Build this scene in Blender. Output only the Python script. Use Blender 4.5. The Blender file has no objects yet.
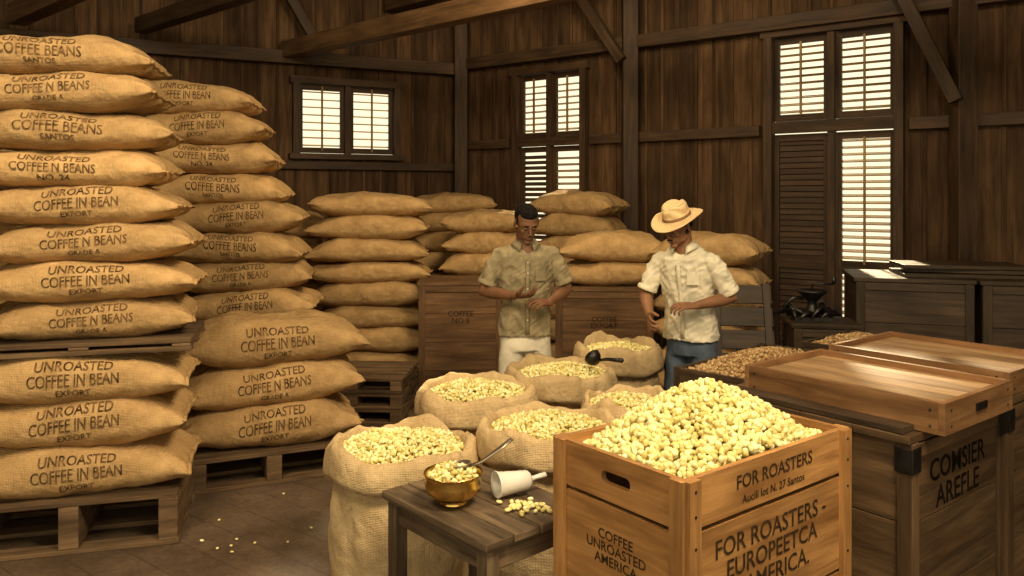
import bpy, bmesh, math, random
import numpy as np
from mathutils import Vector, Matrix, noise
from math import sin, cos, pi, radians
random.seed(7); np.random.seed(7)
sc = bpy.context.scene
COL = sc.collection
def V(*a): return Vector(a)

# ------------------------------------------------------------------ materials
def newmat(name):
    m = bpy.data.materials.new(name); m.use_nodes = True
    nt = m.node_tree; b = nt.nodes['Principled BSDF']
    return m, nt, b
def N(nt, t, **kw):
    n = nt.nodes.new(t)
    for k, v in kw.items():
        if k in n.inputs.keys(): n.inputs[k].default_value = v
        else: setattr(n, k, v)
    return n
def ramp(nt, stops):
    r = nt.nodes.new('ShaderNodeValToRGB'); e = r.color_ramp.elements
    while len(e) < len(stops): e.new(0.5)
    for i, (p, c) in enumerate(stops): e[i].position = p; e[i].color = (*c, 1)
    return r
def mixc(nt, a, b, fac, mode='MIX'):
    m = nt.nodes.new('ShaderNodeMix'); m.data_type = 'RGBA'; m.blend_type = mode
    L = nt.links
    for s, x in ((6, a), (7, b), (0, fac)):
        if hasattr(x, 'is_output'): L.new(x, m.inputs[s])
        else: m.inputs[s].default_value = x if s == 0 else (*x, 1)
    return m.outputs[2]
def wood(name, dark, light, rough=0.6, gu=1.5, gv=28, var=0.35, bump=0.25, spec=0.3):
    m, nt, b = newmat(name); L = nt.links
    uv = N(nt, 'ShaderNodeUVMap'); mp = N(nt, 'ShaderNodeMapping'); L.new(uv.outputs[0], mp.inputs[0])
    mp.inputs['Scale'].default_value = (gu, gv, 1)
    n1 = N(nt, 'ShaderNodeTexNoise', Scale=1.0, Detail=6.0, Roughness=0.65); n1.inputs['Distortion'].default_value = 0.6
    L.new(mp.outputs[0], n1.inputs[0])
    mp2 = N(nt, 'ShaderNodeMapping'); L.new(uv.outputs[0], mp2.inputs[0]); mp2.inputs['Scale'].default_value = (1.3, 3, 1)
    n2 = N(nt, 'ShaderNodeTexNoise', Scale=2.0, Detail=4.0); L.new(mp2.outputs[0], n2.inputs[0])
    r = ramp(nt, [(0.3, dark), (0.7, light)]); L.new(n1.outputs[0], r.inputs[0])
    r2 = ramp(nt, [(0.3, (0.42, 0.38, 0.35)), (0.65, (1, 1, 1))]); L.new(n2.outputs[0], r2.inputs[0])
    c = mixc(nt, r.outputs[0], r2.outputs[0], 0.8, 'MULTIPLY')
    g = N(nt, 'ShaderNodeNewGeometry')
    mr = N(nt, 'ShaderNodeMapRange'); mr.inputs[3].default_value = 1 - var; mr.inputs[4].default_value = 1 + var * 0.5
    L.new(g.outputs['Random Per Island'], mr.inputs[0])
    hsv = N(nt, 'ShaderNodeHueSaturation'); L.new(c, hsv.inputs['Color']); L.new(mr.outputs[0], hsv.inputs['Value'])
    L.new(hsv.outputs[0], b.inputs['Base Color'])
    rr = N(nt, 'ShaderNodeMapRange'); rr.inputs[3].default_value = rough - .12; rr.inputs[4].default_value = min(1, rough + .2); L.new(n2.outputs[0], rr.inputs[0]); L.new(rr.outputs[0], b.inputs['Roughness'])
    b.inputs['Specular IOR Level'].default_value = spec
    bp = N(nt, 'ShaderNodeBump', Strength=bump, Distance=0.01); L.new(n1.outputs[0], bp.inputs['Height']); L.new(bp.outputs[0], b.inputs['Normal'])
    return m
def burlap(name, c1, c2, weave=300):
    m, nt, b = newmat(name); L = nt.links
    tc = N(nt, 'ShaderNodeTexCoord')
    n = N(nt, 'ShaderNodeTexNoise', Scale=7.0, Detail=9.0, Roughness=0.75); L.new(tc.outputs['Object'], n.inputs[0])
    r = ramp(nt, [(0.3, c1), (0.72, c2)]); L.new(n.outputs[0], r.inputs[0])
    oi = N(nt, 'ShaderNodeObjectInfo'); mr = N(nt, 'ShaderNodeMapRange'); mr.inputs[3].default_value = .80; mr.inputs[4].default_value = 1.12
    L.new(oi.outputs['Random'], mr.inputs[0])
    w1 = N(nt, 'ShaderNodeTexWave', Scale=weave / 6.28, Distortion=2.0); w1.bands_direction = 'X'
    w2 = N(nt, 'ShaderNodeTexWave', Scale=weave / 6.28, Distortion=2.0); w2.bands_direction = 'Z'
    L.new(tc.outputs['Object'], w1.inputs[0]); L.new(tc.outputs['Object'], w2.inputs[0])
    ad = N(nt, 'ShaderNodeMath', operation='ADD'); L.new(w1.outputs['Fac'], ad.inputs[0]); L.new(w2.outputs['Fac'], ad.inputs[1])
    r3 = ramp(nt, [(0.0, (.74, .71, .66)), (1.0, (1, 1, 1))]); hm = N(nt, 'ShaderNodeMath', operation='MULTIPLY'); hm.inputs[1].default_value = .5
    L.new(ad.outputs[0], hm.inputs[0]); L.new(hm.outputs[0], r3.inputs[0])
    c = mixc(nt, r.outputs[0], r3.outputs[0], 0.8, 'MULTIPLY')
    hsv = N(nt, 'ShaderNodeHueSaturation'); L.new(c, hsv.inputs['Color']); L.new(mr.outputs[0], hsv.inputs['Value'])
    L.new(hsv.outputs[0], b.inputs['Base Color']); b.inputs['Roughness'].default_value = 0.95; b.inputs['Specular IOR Level'].default_value = 0.1
    n3 = N(nt, 'ShaderNodeTexNoise', Scale=11.0, Detail=6.0); L.new(tc.outputs['Object'], n3.inputs[0])
    b1 = N(nt, 'ShaderNodeBump', Strength=0.8, Distance=0.04); L.new(n3.outputs[0], b1.inputs['Height'])
    b2 = N(nt, 'ShaderNodeBump', Strength=0.4, Distance=0.004); L.new(ad.outputs[0], b2.inputs['Height']); L.new(b1.outputs[0], b2.inputs['Normal'])
    L.new(b2.outputs[0], b.inputs['Normal'])
    return m
def plain(name, c, rough=0.6, metal=0.0, nscale=12, var=0.25, bump=0.0, spec=0.4, c2=None):
    m, nt, b = newmat(name); L = nt.links
    tc = N(nt, 'ShaderNodeTexCoord'); n = N(nt, 'ShaderNodeTexNoise', Scale=float(nscale), Detail=5.0); L.new(tc.outputs['Object'], n.inputs[0])
    d = tuple(x * (1 - var) for x in c); e = c2 or tuple(min(1, x * (1 + var * .5)) for x in c)
    r = ramp(nt, [(0.35, d), (0.68, e)]); L.new(n.outputs[0], r.inputs[0]); L.new(r.outputs[0], b.inputs['Base Color'])
    b.inputs['Roughness'].default_value = rough; b.inputs['Metallic'].default_value = metal; b.inputs['Specular IOR Level'].default_value = spec
    if bump:
        bp = N(nt, 'ShaderNodeBump', Strength=bump, Distance=0.01); L.new(n.outputs[0], bp.inputs['Height']); L.new(bp.outputs[0], b.inputs['Normal'])
    return m
def beanmat(name, stops, rough=0.5):
    m, nt, b = newmat(name); L = nt.links
    g = N(nt, 'ShaderNodeNewGeometry'); r = ramp(nt, stops); L.new(g.outputs['Random Per Island'], r.inputs[0])
    L.new(r.outputs[0], b.inputs['Base Color']); b.inputs['Roughness'].default_value = rough; b.inputs['Specular IOR Level'].default_value = .25
    return m

M_BURLAP = burlap('burlap_cloth', (.37, .225, .095), (.68, .45, .21))
M_BURLAP2 = burlap('open_burlap_cloth', (.48, .34, .175), (.76, .57, .32))
M_SINK = plain('faded_sack_stencil', (.055, .030, .014), .95, nscale=38, var=.3, spec=.03, c2=(.24, .14, .062))
M_INK = plain('black_stencil_ink', (.06, .035, .018), .9, var=.6, nscale=40, spec=.05)
M_WALL = wood('dark_wall_boards', (.050, .027, .013), (.165, .092, .045), .8, 1.2, 18, .45, .35, .15)
M_BEAM = wood('roof_beam_wood', (.10, .052, .022), (.26, .145, .064), .7, 1.5, 20, .2, .3, .2)
M_CEIL = wood('ceiling_boards', (.014, .009, .006), (.045, .028, .016), .85, 1.2, 14, .4, .3, .1)
M_FRAME = wood('window_frame_wood', (.035, .020, .010), (.11, .060, .028), .6, 2, 24, .2, .2)
M_SLAT = wood('louver_wood', (.28, .17, .07), (.52, .35, .16), .6, 2, 24, .2, .2)
M_CRATE = wood('oiled_crate_wood', (.30, .135, .042), (.64, .34, .12), .5, 1.8, 26, .18, .2)
M_BCRATE = wood('aged_crate_wood', (.095, .048, .020), (.26, .140, .062), .65, 1.8, 24, .25, .3)
M_TRAY = wood('tray_wood', (.16, .076, .030), (.40, .21, .09), .5, 2, 26, .25, .2)
M_TRAYB = wood('tray_board_wood', (.24, .14, .065), (.54, .34, .17), .5, 2, 22, .3, .25)
M_CHEST = wood('dark_chest_wood', (.062, .036, .018), (.205, .120, .058), .55, 1.8, 22, .35, .35)
M_CHESTB = wood('black_chest_wood', (.026, .017, .010), (.100, .062, .034), .5, 1.8, 22, .3, .3)
M_TABLE = wood('weathered_table_wood', (.045, .030, .018), (.25, .17, .098), .65, 2.2, 26, .35, .5)
M_PALLET = wood('pallet_wood', (.065, .038, .019), (.24, .148, .074), .8, 2, 22, .35, .3)
M_BEAN = beanmat('green_coffee_beans', [(0, (.58, .47, .15)), (.5, (.82, .72, .32)), (1, (.92, .85, .50))])
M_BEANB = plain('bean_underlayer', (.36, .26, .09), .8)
M_BROWN = beanmat('brown_coffee_beans', [(0, (.24, .13, .05)), (.5, (.40, .25, .11)), (1, (.56, .39, .20))])
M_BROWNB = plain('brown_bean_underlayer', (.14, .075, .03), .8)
M_BRASS = plain('brass', (.82, .55, .17), .24, 1.0, 20, .25, .05)
M_IRON = plain('dark_iron', (.05, .045, .04), .42, .85, 16, .4, .1)
M_STEEL = plain('worn_steel', (.30, .25, .18), .35, .85, 16, .3, .05)
M_WHITE = plain('white_enamel', (.82, .78, .70), .4, 0, 12, .12)
M_SKIN1 = plain('skin_dark', (.175, .080, .040), .55, 0, 9, .2, .05, .3)
M_SKIN2 = plain('skin_brown', (.25, .118, .058), .55, 0, 9, .2, .05, .3)
M_HAIR = plain('black_hair', (.010, .008, .007), .9, 0, 60, .5, .8, .1)
M_SHIRT1 = plain('olive_cotton', (.30, .245, .145), .95, 0, 14, .28, .6, .05)
M_SHIRT2 = plain('cream_cotton', (.76, .69, .52), .95, 0, 14, .16, .6, .05)
M_PANT1 = plain('cream_trousers', (.76, .69, .54), .95, 0, 12, .2, .5, .05)
M_PANT2 = plain('blue_denim', (.10, .13, .17), .95, 0, 14, .3, .5, .05)
M_LEATHER = plain('shoe_leather', (.06, .03, .015), .5)
M_EYEW = plain('eye_white', (.5, .46, .4), .3); M_EYED = plain('eye_iris', (.02, .01, .006), .2)
M_LIP = plain('lips', (.17, .065, .042), .5)
def strawmat():
    m, nt, b = newmat('woven_straw'); L = nt.links
    tc = N(nt, 'ShaderNodeTexCoord'); w = N(nt, 'ShaderNodeTexWave', Scale=28.0, Distortion=2.0); w.wave_type = 'RINGS'; w.rings_direction = 'Z'
    L.new(tc.outputs['Object'], w.inputs[0]); r = ramp(nt, [(0, (.56, .37, .17)), (1, (.84, .63, .34))]); L.new(w.outputs['Fac'], r.inputs[0])
    L.new(r.outputs[0], b.inputs['Base Color']); b.inputs['Roughness'].default_value = .8
    bp = N(nt, 'ShaderNodeBump', Strength=.4, Distance=.004); L.new(w.outputs['Fac'], bp.inputs['Height']); L.new(bp.outputs[0], b.inputs['Normal'])
    return m
M_STRAW = strawmat(); M_BAND = plain('hat_band', (.22, .12, .05), .8)

# ------------------------------------------------------------------ mesh builder
class MB:
    def __init__(s): s.v = []; s.f = []; s.m = []; s.uv = []; s.sm = []
    def add(s, verts, faces, m=0, uvs=None, smooth=False, M=None):
        o = len(s.v)
        for p in verts:
            p = Vector(p); s.v.append(M @ p if M is not None else p)
        for i, f in enumerate(faces):
            s.f.append([o + k for k in f]); s.m.append(m); s.sm.append(smooth)
            s.uv.append(uvs[i] if uvs else [(verts[k][0], verts[k][1]) for k in f])
    def box(s, c, d, M=None, m=0):
        hx, hy, hz = d[0] / 2, d[1] / 2, d[2] / 2
        cs = [Vector((sx * hx, sy * hy, sz * hz)) for sx in (-1, 1) for sy in (-1, 1) for sz in (-1, 1)]
        F = [((0, 1, 3, 2), 0), ((4, 6, 7, 5), 0), ((0, 4, 5, 1), 1), ((2, 3, 7, 6), 1), ((0, 2, 6, 4), 2), ((1, 5, 7, 3), 2)]
        La = max(range(3), key=lambda i: d[i]); ru, rv = random.uniform(0, 50), random.uniform(0, 50)
        uvs = []
        for f, a in F:
            o = [i for i in range(3) if i != a]
            if La in o: u = La; w = [i for i in o if i != La][0]
            else: u, w = o
            uvs.append([(cs[k][u] + ru, cs[k][w] + rv + a * .37) for k in f])
        T = Matrix.Translation(Vector(c))
        vs = [(T @ (M @ p if M is not None else p)) for p in cs]
        s.add(vs, [f for f, _ in F], m, uvs)
    def beam(s, p0, p1, w, h, m=0):
        p0 = Vector(p0); p1 = Vector(p1); d = (p1 - p0); ln = d.length; x = d.normalized()
        up = V(0, 0, 1) if abs(x.z) < .95 else V(0, 1, 0)
        y = up.cross(x).normalized(); z = x.cross(y)
        R = Matrix((x, y, z)).transposed().to_4x4()
        s.box((p0 + p1) / 2, (ln, w, h), R, m)
    def loft(s, rings, m=0, caps=True, smooth=True, closed=True):
        n = len(rings[0]); vs = [p for r in rings for p in r]; fs = []; uvs = []
        K = n if closed else n - 1
        for i in range(len(rings) - 1):
            for j in range(K):
                a, b = i * n + j, i * n + (j + 1) % n
                fs.append((a, b, b + n, a + n)); uvs.append([(i * .05, j * .05), (i * .05, j * .05 + .05), (i * .05 + .05, j * .05 + .05), (i * .05 + .05, j * .05)])
        if caps:
            fs.append(tuple(range(n))[::-1]); uvs.append([(0, 0)] * n)
            fs.append(tuple((len(rings) - 1) * n + j for j in range(n))); uvs.append([(0, 0)] * n)
        s.add(vs, fs, m, uvs, smooth)
    def tube(s, pts, rad, n=14, m=0, ref=None, M=None, caps=True):
        pts = [Vector(p) for p in pts]; rings = []
        pv = None
        for i, p in enumerate(pts):
            t = (pts[min(i + 1, len(pts) - 1)] - pts[max(i - 1, 0)]).normalized()
            if ref is not None: a = Vector(ref)
            else: a = pv if pv is not None else (V(0, 0, 1) if abs(t.z) < .9 else V(1, 0, 0))
            a = (a - t * a.dot(t)).normalized(); b = t.cross(a); pv = a
            r = rad[i]; rx, ry = (r if isinstance(r, tuple) else (r, r))
            ring = [p + a * (rx * cos(2 * pi * k / n)) + b * (ry * sin(2 * pi * k / n)) for k in range(n)]
            rings.append([M @ q if M is not None else q for q in ring])
        s.loft(rings, m, caps)
    def ell(s, c, r, m=0, M=None, R=None, nu=16, nv=10):
        rings = []; c = Vector(c)
        for i in range(nv + 1):
            ph = -pi / 2 + pi * i / nv; ph = max(-pi / 2 + .02, min(pi / 2 - .02, ph)); ring = []
            for j in range(nu):
                th = 2 * pi * j / nu; q = V(r[0] * cos(ph) * cos(th), r[1] * cos(ph) * sin(th), r[2] * sin(ph))
                if R is not None: q = R @ q
                q = c + q; ring.append(M @ q if M is not None else q)
            rings.append(ring)
        s.loft(rings, m)
    def lathe(s, prof, m=0, n=32, M=None, fn=None, caps=False):
        rings = []
        for (r, z) in prof:
            ring = []
            for j in range(n):
                a = 2 * pi * j / n; q = V(r * cos(a), r * sin(a), z)
                if fn: q = fn(q, a)
                ring.append(M @ q if M is not None else q)
            rings.append(ring)
        s.loft(rings, m, caps)
    def text(s, body, width, M, m=1, off=.0015):
        vs, fs = text_geo(body, width)
        s.add([V(p[0], p[1], off) for p in vs], fs, m, None, False, M)
    def mesh(s, name, mats):
        me = bpy.data.meshes.new(name); me.from_pydata([tuple(p) for p in s.v], [], s.f)
        uvl = me.uv_layers.new(name='UVMap')
        flat = [c for fu in s.uv for q in fu for c in (q[0], q[1])]
        uvl.data.foreach_set('uv', flat)
        for mt in mats: me.materials.append(mt)
        me.polygons.foreach_set('material_index', s.m); me.polygons.foreach_set('use_smooth', s.sm)
        me.update(); return me
    def obj(s, name, mats, parent=None, loc=(0, 0, 0), rz=0, bevel=0):
        if not isinstance(mats, (list, tuple)): mats = [mats]
        o = bpy.data.objects.new(name, s.mesh(name, mats)); COL.objects.link(o)
        o.location = loc; o.rotation_euler = (0, 0, rz)
        if parent: o.parent = parent
        if bevel:
            b = o.modifiers.new('bev', 'BEVEL'); b.width = bevel; b.segments = 2; b.limit_method = 'ANGLE'; b.angle_limit = radians(50)
        return o
def empty(name, loc=(0, 0, 0), rz=0):
    e = bpy.data.objects.new(name, None); e.empty_display_size = .1; e.location = loc; e.rotation_euler = (0, 0, rz); COL.objects.link(e); return e
_tc = {}
def text_geo(body, width, grid=0):
    key = (body, round(width, 4), grid)
    if key in _tc: return _tc[key]
    cu = bpy.data.curves.new('t', 'FONT'); cu.body = body; cu.align_x = 'CENTER'; cu.size = 1; cu.offset = .012; cu.resolution_u = 3; cu.space_line = .9
    o = bpy.data.objects.new('t', cu); COL.objects.link(o); bpy.context.view_layer.update()
    me = bpy.data.meshes.new_from_object(o.evaluated_get(bpy.context.evaluated_depsgraph_get()))
    bm = bmesh.new(); bm.from_mesh(me)
    xs = [v.co.x for v in bm.verts]; ys = [v.co.y for v in bm.verts]
    cx, cy = (min(xs) + max(xs)) / 2, (min(ys) + max(ys)) / 2; k = width / (max(xs) - min(xs))
    for v in bm.verts: v.co = V((v.co.x - cx) * k, (v.co.y - cy) * k, 0)
    if grid:
        for ax in (0, 1):
            lo = min(v.co[ax] for v in bm.verts); hi = max(v.co[ax] for v in bm.verts); q = lo + grid
            while q < hi:
                no = V(1, 0, 0) if ax == 0 else V(0, 1, 0)
                bmesh.ops.bisect_plane(bm, geom=bm.verts[:] + bm.edges[:] + bm.faces[:], plane_co=no * q, plane_no=no); q += grid
    bm.verts.index_update()
    vs = [tuple(v.co) for v in bm.verts]; fs = [[v.index for v in f.verts] for f in bm.faces]
    bm.free(); bpy.data.meshes.remove(me); bpy.data.objects.remove(o); bpy.data.curves.remove(cu)
    _tc[key] = (vs, fs); return _tc[key]
def rotm(rx=0, ry=0, rz=0): return Matrix.Rotation(rz, 4, 'Z') @ Matrix.Rotation(ry, 4, 'Y') @ Matrix.Rotation(rx, 4, 'X')
def frontM(x, y, z): # text on plane facing -y
    return Matrix.Translation((x, y, z)) @ Matrix(((1, 0, 0, 0), (0, 0, -1, 0), (0, 1, 0, 0), (0, 0, 0, 1)))
def leftM(x, y, z): # text on plane facing -x
    return Matrix.Translation((x, y, z)) @ Matrix(((0, 0, -1, 0), (-1, 0, 0, 0), (0, 1, 0, 0), (0, 0, 0, 1)))

# ------------------------------------------------------------------ beans
def bean_template(nu=8, nv=6):
    vs = []; fs = []
    vs.append((0, 0, -1))
    for i in range(1, nv):
        ph = -pi / 2 + pi * i / nv
        for j in range(nu):
            th = 2 * pi * j / nu; vs.append((cos(ph) * cos(th), cos(ph) * sin(th), sin(ph)))
    vs.append((0, 0, 1)); T = len(vs) - 1
    for j in range(nu): fs.append((0, 1 + (j + 1) % nu, 1 + j))
    for i in range(nv - 2):
        for j in range(nu):
            a = 1 + i * nu + j; b = 1 + i * nu + (j + 1) % nu; fs.append((a, b, b + nu, a + nu))
    for j in range(nu): fs.append((1 + (nv - 2) * nu + j, 1 + (nv - 2) * nu + (j + 1) % nu, T))
    v = np.array(vs)
    v = v[:, [2, 0, 1]]
    v[:, 2] = np.where(v[:, 2] > .9, .62, v[:, 2])
    return v, fs
BV, BF = bean_template()
def beans(name, P, mat, size=.017, parent=None, seed=1, tilt=.6):
    rng = np.random.RandomState(seed); n = len(P); P = np.array(P)
    S = np.stack([size * rng.uniform(.85, 1.1, n), size * .78 * rng.uniform(.85, 1.12, n), size * .68 * rng.uniform(.85, 1.1, n)], 1)
    az = rng.uniform(0, 2 * pi, n); ay = rng.normal(0, tilt, n); ax = rng.uniform(-1, 1, n) * tilt * 2
    pts = BV[None] * S[:, None]
    x, y, z = pts[..., 0], pts[..., 1], pts[..., 2]
    c, s = np.cos(ax)[:, None], np.sin(ax)[:, None]; y, z = y * c - z * s, y * s + z * c
    c, s = np.cos(ay)[:, None], np.sin(ay)[:, None]; x, z = x * c + z * s, -x * s + z * c
    c, s = np.cos(az)[:, None], np.sin(az)[:, None]; x, y = x * c - y * s, x * s + y * c
    pts = np.stack([x, y, z], -1) + P[:, None]
    nv = len(BV); faces = []
    for i in range(n):
        o = i * nv; faces += [tuple(o + k for k in f) for f in BF]
    me = bpy.data.meshes.new(name); me.from_pydata(pts.reshape(-1, 3).tolist(), [], faces)
    me.materials.append(mat); me.polygons.foreach_set('use_smooth', [True] * len(me.polygons)); me.update()
    o = bpy.data.objects.new(name, me); COL.objects.link(o)
    if parent: o.parent = parent
    return o
def scatter(h, inside, x0, x1, y0, y1, sp, seed, layers=2, dz=.012):
    rng = random.Random(seed); out = []
    for l in range(layers):
        y = y0; r = 0
        while y < y1:
            x = x0 + (sp / 2 if r % 2 else 0)
            while x < x1:
                px, py = x + rng.uniform(-.4, .4) * sp, y + rng.uniform(-.4, .4) * sp
                if inside(px, py) and (l == 0 or rng.random() < .55): out.append((px, py, h(px, py) + l * dz + rng.uniform(-.003, .004)))
                x += sp
            y += sp * .87; r += 1
    return out

# ------------------------------------------------------------------ room
AR = math.atan2(-.61, .79); AB = math.atan2(.436, .9)
def split(o_list, a, b, H):
    segs = [(0, H)]
    for o in o_list:
        if a >= o[0] - 1e-4 and b <= o[1] + 1e-4:
            ns = []
            for s0, s1 in segs:
                if o[2] > s0: ns.append((s0, min(s1, o[2])))
                if o[3] < s1: ns.append((max(s0, o[3]), s1))
            segs = ns
    return segs
def wall(name, loc, rz, t0, t1, H, openings):
    mb = MB(); edges = {t0, t1}
    for o in openings: edges.add(o[0]); edges.add(o[1])
    es = sorted(edges); cuts = []
    for a, b in zip(es[:-1], es[1:]):
        k = max(1, round((b - a) / .19)); cuts += [(a + (b - a) * i / k, a + (b - a) * (i + 1) / k) for i in range(k)]
    for a, b in cuts:
        j = random.uniform(-.008, .008)
        for s0, s1 in split(openings, a, b, H):
            mb.box(((a + b) / 2, .03 + j, (s0 + s1) / 2), (b - a - .001, .04, s1 - s0), None, 0)
            if random.random() < .8: mb.box((a, .003, (s0 + s1) / 2), (.03, .02, s1 - s0), None, 0)
    for a, b in zip(es[:-1], es[1:]):
        for s0, s1 in split(openings, a, b, H): mb.box(((a + b) / 2, .08, (s0 + s1) / 2), (b - a, .03, s1 - s0), None, 0)
    return mb.obj(name, M_WALL, None, loc, rz, .003)
H = 4.4
LR = (2.83, 7.0, 0); LB = (-.63, 9.67, 0)
opR = [(-.58, .52, .05, 3.22), (-3.50, -2.58, .9, 3.14)]
opB = [(-1.95, -.80, 2.18, 3.02)]
wall('wall_right', LR, AR, -4.38, 3.5, H, opR)
wall('wall_back', LB, AB, -6.2, .0, H, opB)
mb = MB()
for i in range(45): mb.box((-6.15, 7.0 - i * .2, H / 2), (.05, .197, H))
mb.obj('wall_left', M_WALL, None, (0, 0, 0), 0, .003)
mb = MB()
for i in range(34): mb.box((5.6, 4.9 - i * .2, H / 2), (.05, .197, H))
mb.obj('wall_side', M_WALL, None, (0, 0, 0), 0, .003)
def floormat():
    m, nt, b = newmat('dusty_plank_floor'); L = nt.links
    tc = N(nt, 'ShaderNodeTexCoord'); mp = N(nt, 'ShaderNodeMapping'); L.new(tc.outputs['Object'], mp.inputs[0]); mp.inputs['Rotation'].default_value = (0, 0, .65)
    n1 = N(nt, 'ShaderNodeTexNoise', Scale=3.0, Detail=8.0, Roughness=.7); L.new(mp.outputs[0], n1.inputs[0])
    n2 = N(nt, 'ShaderNodeTexNoise', Scale=40.0, Detail=4.0); L.new(mp.outputs[0], n2.inputs[0])
    br = N(nt, 'ShaderNodeTexBrick', Scale=1.0); L.new(mp.outputs[0], br.inputs[0])
    br.inputs['Brick Width'].default_value = 2.6; br.inputs['Row Height'].default_value = .22; br.inputs['Mortar Size'].default_value = .005
    br.inputs['Color1'].default_value = (.9, .9, .9, 1); br.inputs['Color2'].default_value = (.62, .6, .58, 1); br.inputs['Mortar'].default_value = (.3, .3, .3, 1)
    r = ramp(nt, [(.25, (.050, .029, .016)), (.75, (.185, .120, .070))]); L.new(n1.outputs[0], r.inputs[0])
    c = mixc(nt, r.outputs[0], br.outputs[0], .5, 'MULTIPLY')
    r2 = ramp(nt, [(.3, (.65, .65, .65)), (.7, (1.1, 1.1, 1.1))]); L.new(n2.outputs[0], r2.inputs[0])
    c = mixc(nt, c, r2.outputs[0], .8, 'MULTIPLY'); L.new(c, b.inputs['Base Color'])
    rr = N(nt, 'ShaderNodeMapRange'); rr.inputs[3].default_value = .4; rr.inputs[4].default_value = .9; L.new(n1.outputs[0], rr.inputs[0]); L.new(rr.outputs[0], b.inputs['Roughness'])
    bp = N(nt, 'ShaderNodeBump', Strength=.4, Distance=.02); L.new(n1.outputs[0], bp.inputs['Height'])
    bp2 = N(nt, 'ShaderNodeBump', Strength=.4, Distance=.01); L.new(br.outputs['Fac'], bp2.inputs['Height']); bp2.invert = True; L.new(bp.outputs[0], bp2.inputs['Normal'])
    L.new(bp2.outputs[0], b.inputs['Normal']); return m
mb = MB(); mb.box((-.3, 4.4, -.05), (12.6, 12.6, .1)); mb.obj('floor', floormat())
mb = MB()
for i in range(52): mb.box((-6.5 + i * .24, 4.4, H + .03), (.236, 12.6, .06))
mb.obj('ceiling', M_CEIL)
def wl(t, d, z, org, ang):
    return V(org[0] + t * cos(ang) - d * sin(ang), org[1] + t * sin(ang) + d * cos(ang), z)
R_ = lambda t, d, z: wl(t, d, z, LR, AR)
B_ = lambda t, d, z: wl(t, d, z, LB, AB)
def trim(name, parts, mat=M_FRAME):
    mb = MB()
    for p0, p1, w, h in parts: mb.beam(p0, p1, w, h)
    return mb.obj(name, mat, None, (0, 0, 0), 0, .006)
seg = [(-4.3, -3.58), (-2.5, -.66), (.60, 3.4)]
trim('trim_1', [(R_(a, -.035, 2.34), R_(b, -.035, 2.34), .06, .10) for a, b in seg] + [(R_(a, -.035, .95), R_(b, -.035, .95), .06, .09) for a, b in seg])
trim('trim_2', [(R_(-4.3, -.07, 3.30), R_(3.4, -.07, 3.30), .13, .13)], M_FRAME)
trim('trim_3', [(B_(-6.1, -.035, 2.08), B_(-.06, -.035, 2.08), .06, .09), (B_(-6.1, -.06, 3.25), B_(-.06, -.06, 3.25), .12, .14)])
trim('baseboard_right', [(R_(a, -.03, .07), R_(b, -.03, .07), .05, .14) for a, b in [(-4.3, -.66), (.60, 3.4)]])
trim('baseboard_back', [(B_(-6.1, -.03, .07), B_(-.1, -.03, .07), .05, .14)])
for i, t in enumerate((-1.98, 1.0, -4.25)):
    trim('wall_post' if i == 0 else 'wall_post.%03d' % i, [(R_(t, -.11, 0), R_(t, -.11, H - .02), .15, .15)], M_FRAME)
trim('diagonal_brace', [(R_(.97, -.24, 2.48), R_(.42, -.24, 3.75), .08, .10)], M_FRAME)
trim('diagonal_brace.001', [(R_(-2.0, -.24, 3.10), R_(-2.55, -.24, 3.9), .08, .10)], M_FRAME)
trim('diagonal_brace.002', [(B_(-1.75, -.25, 3.35), B_(-2.2, -.25, 4.1), .08, .10)], M_FRAME)
dR = V(.74, -.67, 0)
def tie(name, p, back, fwd, z, w, h, mat=M_BEAM):
    p = Vector((p[0], p[1], z)); trim(name, [(p - dR * back, p + dR * fwd, w, h)], mat)
tie('roof_tie_beam', (-2.27, 8.55), .25, 8.5, 3.33, .15, .18)
tie('roof_tie_beam.001', (-3.0, 7.3), .9, 8, 3.42, .13, .15, M_FRAME)
tie('roof_tie_beam.002', (-4.37, 7.1), .1, 8, 3.36, .15, .18)
tie('roof_tie_beam.003', (-1.3, 9.1), .15, 8.5, 3.95, .14, .18, M_FRAME)
for i in range(9):
    x = -5.4 + i * 1.15
    trim('roof_rafter' if i == 0 else 'roof_rafter.%03d' % i, [((x, -.8, 4.2), (x + 1.0, 10.4 if x > -3 and x < 2.5 else 7.0, 4.3), .09, .14)], M_CEIL)
def louver(mb, t0, t1, z0, z1, tilt, y=.035, pitch=.052, sm=1):
    st = .04
    mb.box(((t0 + st / 2), y, (z0 + z1) / 2), (st, .04, z1 - z0), None, 0); mb.box(((t1 - st / 2), y, (z0 + z1) / 2), (st, .04, z1 - z0), None, 0)
    mb.box(((t0 + t1) / 2, y, z0 + .03), (t1 - t0 - 2 * st, .038, .06), None, 0); mb.box(((t0 + t1) / 2, y, z1 - .03), (t1 - t0 - 2 * st, .038, .06), None, 0)
    z = z0 + .085; R = rotm(radians(tilt))
    while z < z1 - .07:
        mb.box(((t0 + t1) / 2, y, z), (t1 - t0 - 2 * st - .004, .048, .008), R, sm); z += pitch
def winframe(mb, t0, t1, z0, z1, f=.075, sill=True):
    for t in (t0, t1): mb.box((t, -.02, (z0 + z1) / 2), (f, .10, z1 - z0 + f), None, 0)
    mb.box(((t0 + t1) / 2, -.02, z1), (t1 - t0 + f + .06, .11, f), None, 0)
    if sill: mb.box(((t0 + t1) / 2, -.03, z0), (t1 - t0 + f + .08, .13, f * .8), None, 0)
e = empty('door_1', LR, AR); mb = MB()
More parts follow.
